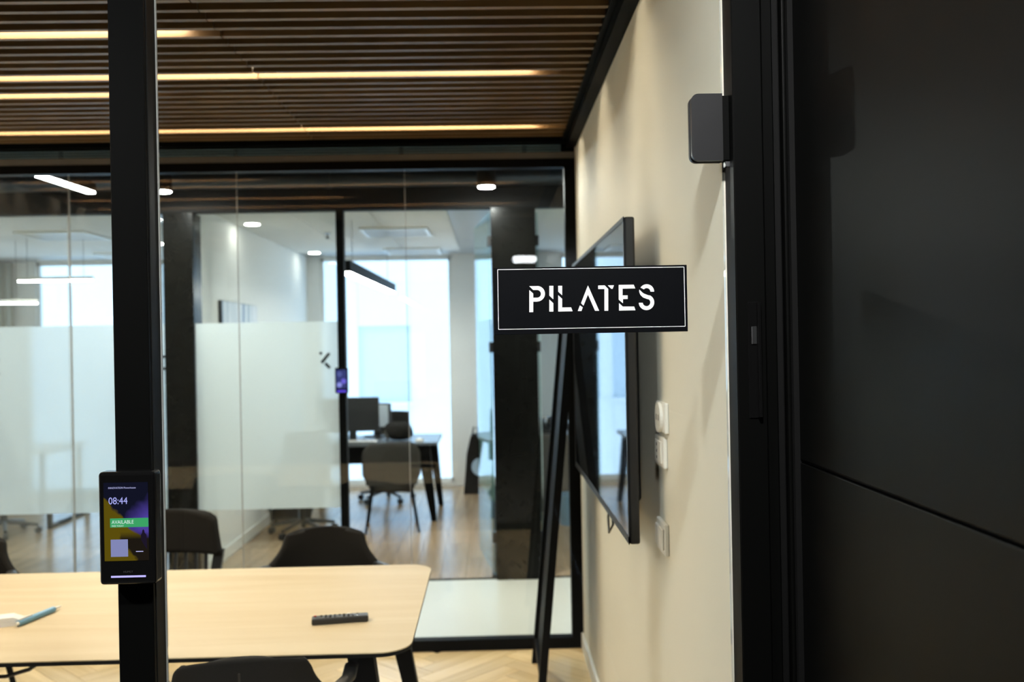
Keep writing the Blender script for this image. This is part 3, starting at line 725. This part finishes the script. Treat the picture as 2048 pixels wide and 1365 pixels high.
for k in range(9):
    s = -0.20 + k * 0.05
    MB().bar((s, -0.20, 0.47), (s, -0.245 + 0.6 * s * s, 0.715), 0.014, 0.012).build('slat', 'blackplastic', t_)
for s in (-1, 1):
    MB().bar((s * 0.225, -0.19, 0.45), (s * 0.265, -0.215, 0.715), 0.045, 0.03).build('back_post', 'blackplastic', t_)
    for f in (-1, 1): MB().bar((s * 0.02, f * 0.02, 0.05), (s * 0.20, f * 0.20, 0.015), 0.05, 0.03).build('base_arm', 'black', t_)
MB().cyl(0, 0, 0.0, 0.436, 0.026, 14).build('pedestal', 'black', t_)
MB().prism(rrect(-0.24, 0.24, -0.22, 0.22, 0.08, 6), 0.435, 0.485).build('seat', 'fabric', t_)

# ================================================================== MIDDLE OFFICE
dk_ = tag(empty('office_desk', (-1.28, 9.12, 0)), 'dark office desk with splayed black legs in front of the window', 'desk')
MB().prism(rrect(-0.50, 0.76, -0.42, 0.42, 0.03, 4), 0.715, 0.74).build('desktop', pbr('grey_desktop', (0.10, 0.11, 0.12), 0.25, noise=0.1), dk_)
for sx, ox in ((-1, 0.24), (1, 0.0)):
    MB().bar((ox + sx * 0.62, -0.36, 0.715), (ox + sx * 0.715, -0.40, 0.0), 0.13, 0.06, 0.05, 0.045).build('leg', 'black', dk_)
    MB().bar((ox + sx * 0.66, 0.34, 0.715), (ox + sx * 0.735, 0.44, 0.0), 0.10, 0.06, 0.05, 0.045).build('leg', 'black', dk_)
MB().box(-0.34, 0.56, 0.30, 0.33, 0.46, 0.715).build('modesty_panel', 'blackmatte', dk_)
def monitor(loc, rz, label, w_=0.52, h_=0.33, lit=False):
    o = tag(empty('monitor', loc, rz), label, 'monitor', 'monitors on the office desk')
    MB().box(-w_ / 2, w_ / 2, -0.02, 0.02, 0.09, 0.09 + h_, 0.006, 2).build('casing', 'blackplastic', o)
    MB().box(-w_ / 2 + 0.012, w_ / 2 - 0.012, -0.0215, -0.020, 0.105, 0.075 + h_).build('screen', 'tvframe' if not lit else 'facadeglass', o)
    MB().bar((0, 0.02, 0.0), (0, 0.02, 0.16), 0.07, 0.02).build('stand', 'blackplastic', o)
    MB().prism(rrect(-0.11, 0.11, -0.08, 0.08, 0.02, 4), 0.0, 0.012).build('foot', 'blackplastic', o)
monitor((-1.36, 9.02, 0.74), math.radians(2), 'dark monitor on the desk beside the black door post')
monitor((-1.17, 9.36, 0.74), math.radians(-28), 'smaller lit monitor turned away behind the dark one', 0.34, 0.25, True)
bg_ = tag(empty('desk_bag', (-0.905, 8.95, 0.74)), 'black slouched bag lying on the office desk', 'bag')
def bag(u, v):
    a = 2 * PI * u; p = PI * v
    r_ = math.sin(p) ** 0.6 * (1 + 0.10 * math.sin(3 * a + 2 * p) + 0.06 * math.sin(7 * a))
    return (0.135 * r_ * math.cos(a), 0.10 * r_ * math.sin(a), 0.082 - 0.082 * math.cos(p) * (1 + 0.1 * math.cos(2 * a)) + 0.012)
MB().grid(bag, 24, 12).build('body', 'fabric', bg_, smooth=True)
MB().tube([(-0.10, -0.03, 0.13), (-0.13, -0.07, 0.09), (-0.10, -0.11, 0.05), (-0.09, -0.13, 0.012)], 0.012, 8, 0.4).build('strap', 'greyfabric', bg_, smooth=True)
kb = tag(empty('keyboard', (-1.30, 8.83, 0.74)), 'pale keyboard lying on the office desk below the monitor', 'keyboard')
MB().box(-0.21, 0.21, -0.06, 0.06, 0.0, 0.016, 0.004, 1).build('body', 'alu', kb)
for i in range(4): MB().box(-0.20, 0.20, -0.05 + i * 0.026, -0.03 + i * 0.026, 0.016, 0.019).build('key_row', 'plastic', kb)
ms = tag(empty('desk_mouse', (-0.70, 8.86, 0.74)), 'small white mouse near the right end of the office desk', 'mouse')
MB().grid(lambda u, v: (0.045 * math.cos(2 * PI * u) * math.sin(PI / 2 * v + 0.001), 0.03 * math.sin(2 * PI * u) * math.sin(PI / 2 * v + 0.001), 0.002 + 0.026 * math.cos(PI / 2 * v)), 16, 6).build('shell', 'plastic', ms, smooth=True)
MB().cyl(0.02, 0.0, 0.022, 0.029, 0.005, 8).build('wheel', 'blackplastic', ms)
vc = tag(empty('visitor_chair', (-0.93, 8.48, 0), math.radians(6)), 'grey upholstered visitor chair drawn up to the office desk', 'chair')
def vb(u, v):
    s = 2 * u - 1; z = 0.335 + 0.45 * v
    w_ = 0.262 * (1 - 0.30 * max(0, 0.35 - v) / 0.35) * (1 - 0.28 * max(0, (v - 0.72) / 0.28) ** 2.5)
    return (s * w_, -0.13 - 0.08 * v + 0.05 * s * s, z)
solid(MB().grid(vb, 16, 14).build('backrest', 'greyfabric', vc, smooth=True), 0.035)
MB().prism(rrect(-0.235, 0.235, -0.14, 0.26, 0.08, 6), 0.40, 0.45).build('seat', 'greyfabric', vc)
for s in (-1, 1):
    MB().tube([(s * 0.17, -0.11, 0.41), (s * 0.235, -0.30, 0.0)], [0.016, 0.011], 8).build('leg', 'black', vc)
    MB().tube([(s * 0.17, 0.18, 0.41), (s * 0.225, 0.27, 0.0)], [0.016, 0.011], 8).build('leg', 'black', vc)
def swivel(loc, rz, label):
    o = tag(empty('swivel_chair', loc, rz), label, 'chair', 'swivel chairs in the offices')
    for k in range(5):
        a = 2 * PI * k / 5
        c = MB().tube([(0.03 * math.cos(a), 0.03 * math.sin(a), 0.12), (0.29 * math.cos(a), 0.29 * math.sin(a), 0.075)], [0.022, 0.014], 8).build('base_arm', 'blackplastic', o)
        MB().tube([(0.29 * math.cos(a) - 0.02 * math.sin(a), 0.29 * math.sin(a) + 0.02 * math.cos(a), 0.031), (0.29 * math.cos(a) + 0.02 * math.sin(a), 0.29 * math.sin(a) - 0.02 * math.cos(a), 0.031)], 0.030, 12).build('castor', 'blackplastic', c)
    MB().cyl(0, 0, 0.10, 0.44, 0.028, 12).build('gas_lift', 'black', o)
    MB().prism(rrect(-0.24, 0.24, -0.23, 0.23, 0.09, 6), 0.44, 0.50).build('seat', 'fabric', o)
    solid(MB().grid(lambda u, v: ((2 * u - 1) * (0.22 - 0.03 * v * v), -0.22 - 0.04 * v + 0.05 * (2 * u - 1) ** 2, 0.52 + 0.42 * v), 12, 8).build('backrest', 'fabric', o, smooth=True), 0.03)
    MB().bar((0, -0.20, 0.46), (0, -0.255, 0.62), 0.05, 0.02).build('back_support', 'blackplastic', o)
swivel((-1.15, 9.90, 0), PI - 0.3, 'black swivel chair behind the office desk, castors visible')
swivel((-1.70, 8.26, 0), 0.5, 'black swivel chair behind the frosted glass beside the office wall')
st = tag(empty('low_cabinet', (-1.935, 8.95, 0)), 'low black cabinet against the office wall behind the frosted glass', 'cabinet')
MB().box(-0.165, 0.09, -0.18, 0.22, 0.03, 0.50, 0.004, 1).build('body', 'blackplastic', st)
for z in (0.06, 0.23, 0.40): MB().box(-0.155, 0.08, -0.192, -0.18, z, z + 0.155, 0.003, 1).build('drawer', 'blackmatte', st)
for sx in (-0.13, 0.06):
    for sy in (-0.14, 0.18): MB().cyl(sx, sy, 0.0, 0.03, 0.015, 8).build('foot', 'black', st)
pic = tag(empty('framed_picture', (-2.125, 7.82, 1.84)), 'blue and white abstract picture hanging on the office wall', 'picture')
MB().box(0.0, 0.025, -0.55, 0.55, -0.10, 0.20, 0.002, 1).build('frame', 'black', pic)
MB().box(0.025, 0.027, -0.53, 0.55, -0.085, 0.197).build('print', 'print', pic)
cs_ = tag(empty('upright_case', (-0.20, 10.30, 0)), 'black upright case standing by the window pier near the glass door', 'case')
MB().prism([(-0.13, 0.0), (0.09, 0.0), (0.07, 0.45), (0.05, 0.58), (0.01, 0.66), (-0.05, 0.62), (-0.09, 0.45)], -0.10, 0.10, 'y').build('body', 'fabric', cs_)
MB().prism(arc(0.06, 0.30, 0.10, 0, 345, 20), -0.118, -0.10, 'y').build('front_pocket', pbr('pale_blue_nylon', (0.45, 0.6, 0.75), 0.5, noise=0.1), cs_)
MB().tube([(-0.03, 0, 0.63), (-0.01, 0, 0.73), (0.03, 0, 0.73), (0.035, 0, 0.63)], 0.010, 8).build('carry_handle', 'blackplastic', cs_)
for i, (vx, vy) in enumerate(VENTS):
    o = tag(empty('ceiling_vent', (vx, vy, 2.698)), ['square ceiling vent over the visitor chair', 'square ceiling vent by the middle office window', 'square ceiling vent over the left office desk', 'square ceiling vent by the left office window'][i], 'ceiling vent', 'square ceiling vents')
    f = MB()
    for a in (-1, 1):
        f.box(a * 0.285 - 0.015, a * 0.285 + 0.015, -0.30, 0.30, -0.022, 0.0); f.box(-0.27, 0.27, a * 0.285 - 0.015, a * 0.285 + 0.015, -0.022, 0.0)
    f.build('frame', 'whitetrim', o)
    MB().box(-0.27, 0.27, -0.27, 0.27, -0.004, 0.0).build('backing', 'greyband', o)
    for k in range(6): MB().box(-0.265, 0.265, -0.24 + k * 0.092, -0.20 + k * 0.092, -0.018, -0.012).build('slat', 'plastic', o)
sk = tag(empty('sprinkler', (-1.47, 8.45, 2.698)), 'small sprinkler head on the office ceiling', 'sprinkler')
MB().cyl(0, 0, -0.012, 0.0, 0.030, 14).build('rosette', 'alu', sk); MB().cyl(0, 0, -0.05, -0.012, 0.008, 8).build('stem', 'black', sk); MB().cyl(0, 0, -0.054, -0.05, 0.022, 12).build('deflector', 'black', sk)
# room display on the office door post
d2 = tag(empty('room_display', (-1.052, YO - 0.03, 1.425)), 'small room display with violet glow on the far office door post', 'display')
MB().box(-0.045, 0.045, -0.03, 0.0, -0.09, 0.09, 0.006, 2).build('casing', 'blackgloss', d2)
s2 = flat('screen', glow('far_screen_blue', (0.05, 0.06, 0.22)), -0.036, 0.036, -0.055, 0.075, -0.0304, d2)
for (x_, z_, c_) in ((-0.012, 0.045, (0.12, 0.14, 0.42)), (-0.014, -0.030, (0.34, 0.36, 0.95)), (0.016, -0.005, (0.20, 0.16, 0.85))):
    MB().prism(arc(x_, z_, 0.018, 0, 345, 16), -0.0314, -0.0306, 'y').build('screen_shape', glow('far_shape', c_), s2)
flat('light_bar', glow('far_bar', (0.16, 0.09, 1.0)), -0.032, 0.032, -0.082, -0.068, -0.0304, d2)

# ================================================================== LEFT OFFICE
d3 = tag(empty('office_desk', (-4.55, 9.18, 0)), 'pale office desk with black frame legs in the left office', 'desk')
MB().prism(rrect(-0.80, 0.46, -0.44, 0.44, 0.03, 4), 0.715, 0.74).build('desktop', 'plastic', d3)
for x_ in (-0.72, 0.38):
    MB().box(x_ - 0.02, x_ + 0.02, -0.42, -0.38, 0.0, 0.715).build('leg', 'black', d3); MB().box(x_ - 0.02, x_ + 0.02, 0.38, 0.42, 0.0, 0.715).build('leg', 'black', d3)
    MB().box(x_ - 0.02, x_ + 0.02, -0.38, 0.38, 0.0, 0.03).build('floor_bar', 'black', d3)
swivel((-4.46, 8.52, 0), 0.2, 'black swivel chair at the left office desk')
cu_ = tag(empty('curtain', (-5.60, YF - 0.10, 2.0)), 'beige curtain beside the left office window', 'curtain')
solid(MB().grid(lambda u, v: (-0.30 + 0.42 * u, 0.03 * math.sin(u * 34), -1.90 + 2.58 * v), 60, 2).build('cloth', 'curtain', cu_, smooth=True), 0.004)
MB().tube([(-0.34, 0, 0.69), (0.40, 0, 0.69)], 0.008, 8).build('rail', 'alu', cu_)

# ================================================================== RIGHT OFFICE
d4 = tag(empty('office_desk', (0.80, 8.95, 0)), 'dark office desk with grey front panel in the right office', 'desk')
MB().prism(rrect(-0.40, 1.0, -0.36, 0.36, 0.02, 4), 0.77, 0.80).build('desktop', pbr('brown_desktop', (0.10, 0.085, 0.075), 0.35, noise=0.1), d4)
MB().box(-0.38, 0.98, -0.34, -0.31, 0.08, 0.77).build('front_panel', pbr('taupe_laminate', (0.075, 0.07, 0.062), 0.5, noise=0.1), d4)
for sx in (-0.37, 0.97):
    for sy in (-0.33, 0.33): MB().box(sx - 0.02, sx + 0.02, sy - 0.02, sy + 0.02, 0.0, 0.77).build('leg', 'black', d4)
tp = tag(empty('desk_phone', (0.545, 8.85, 0.80)), 'black desk telephone on the right office desk', 'telephone')
MB().prism([(-0.09, 0.0), (0.09, 0.0), (0.09, 0.085), (-0.09, 0.03)], -0.09, 0.09, 'x').build('base', 'blackplastic', tp)
MB().tube([(-0.06, -0.08, 0.06), (-0.06, -0.03, 0.095), (-0.06, 0.05, 0.125), (-0.06, 0.09, 0.12)], [0.024, 0.016, 0.016, 0.026], 10).build('handset', 'blackplastic', tp, smooth=True)
MB().box(-0.02, 0.075, 0.03, 0.085, 0.075, 0.15).build('screen', 'blackgloss', tp)
pl_ = tag(empty('desk_lamp', (0.74, 9.16, 0.80)), 'black articulated lamp with angled head on the right office desk', 'lamp')
MB().cyl(0, 0, 0, 0.02, 0.07, 18).build('base', 'blackplastic', pl_)
MB().tube([(0, 0, 0.02), (0.05, 0, 0.16), (-0.06, 0, 0.23)], 0.012, 8).build('arm', 'blackplastic', pl_)
MB().tube([(-0.04, 0, 0.235), (-0.12, 0, 0.185)], [0.03, 0.055], 14).build('head', 'blackplastic', pl_)
bn = tag(empty('waste_bin', (0.70, 8.44, 0)), 'blue plastic waste bin in front of the right office desk', 'bin')
MB().cyl(0, 0, 0.0, 0.26, 0.10, 20, 0.125).build('body', 'blueplastic', bn); MB().cyl(0, 0, 0.26, 0.275, 0.130, 20).build('rim', 'blueplastic', bn)
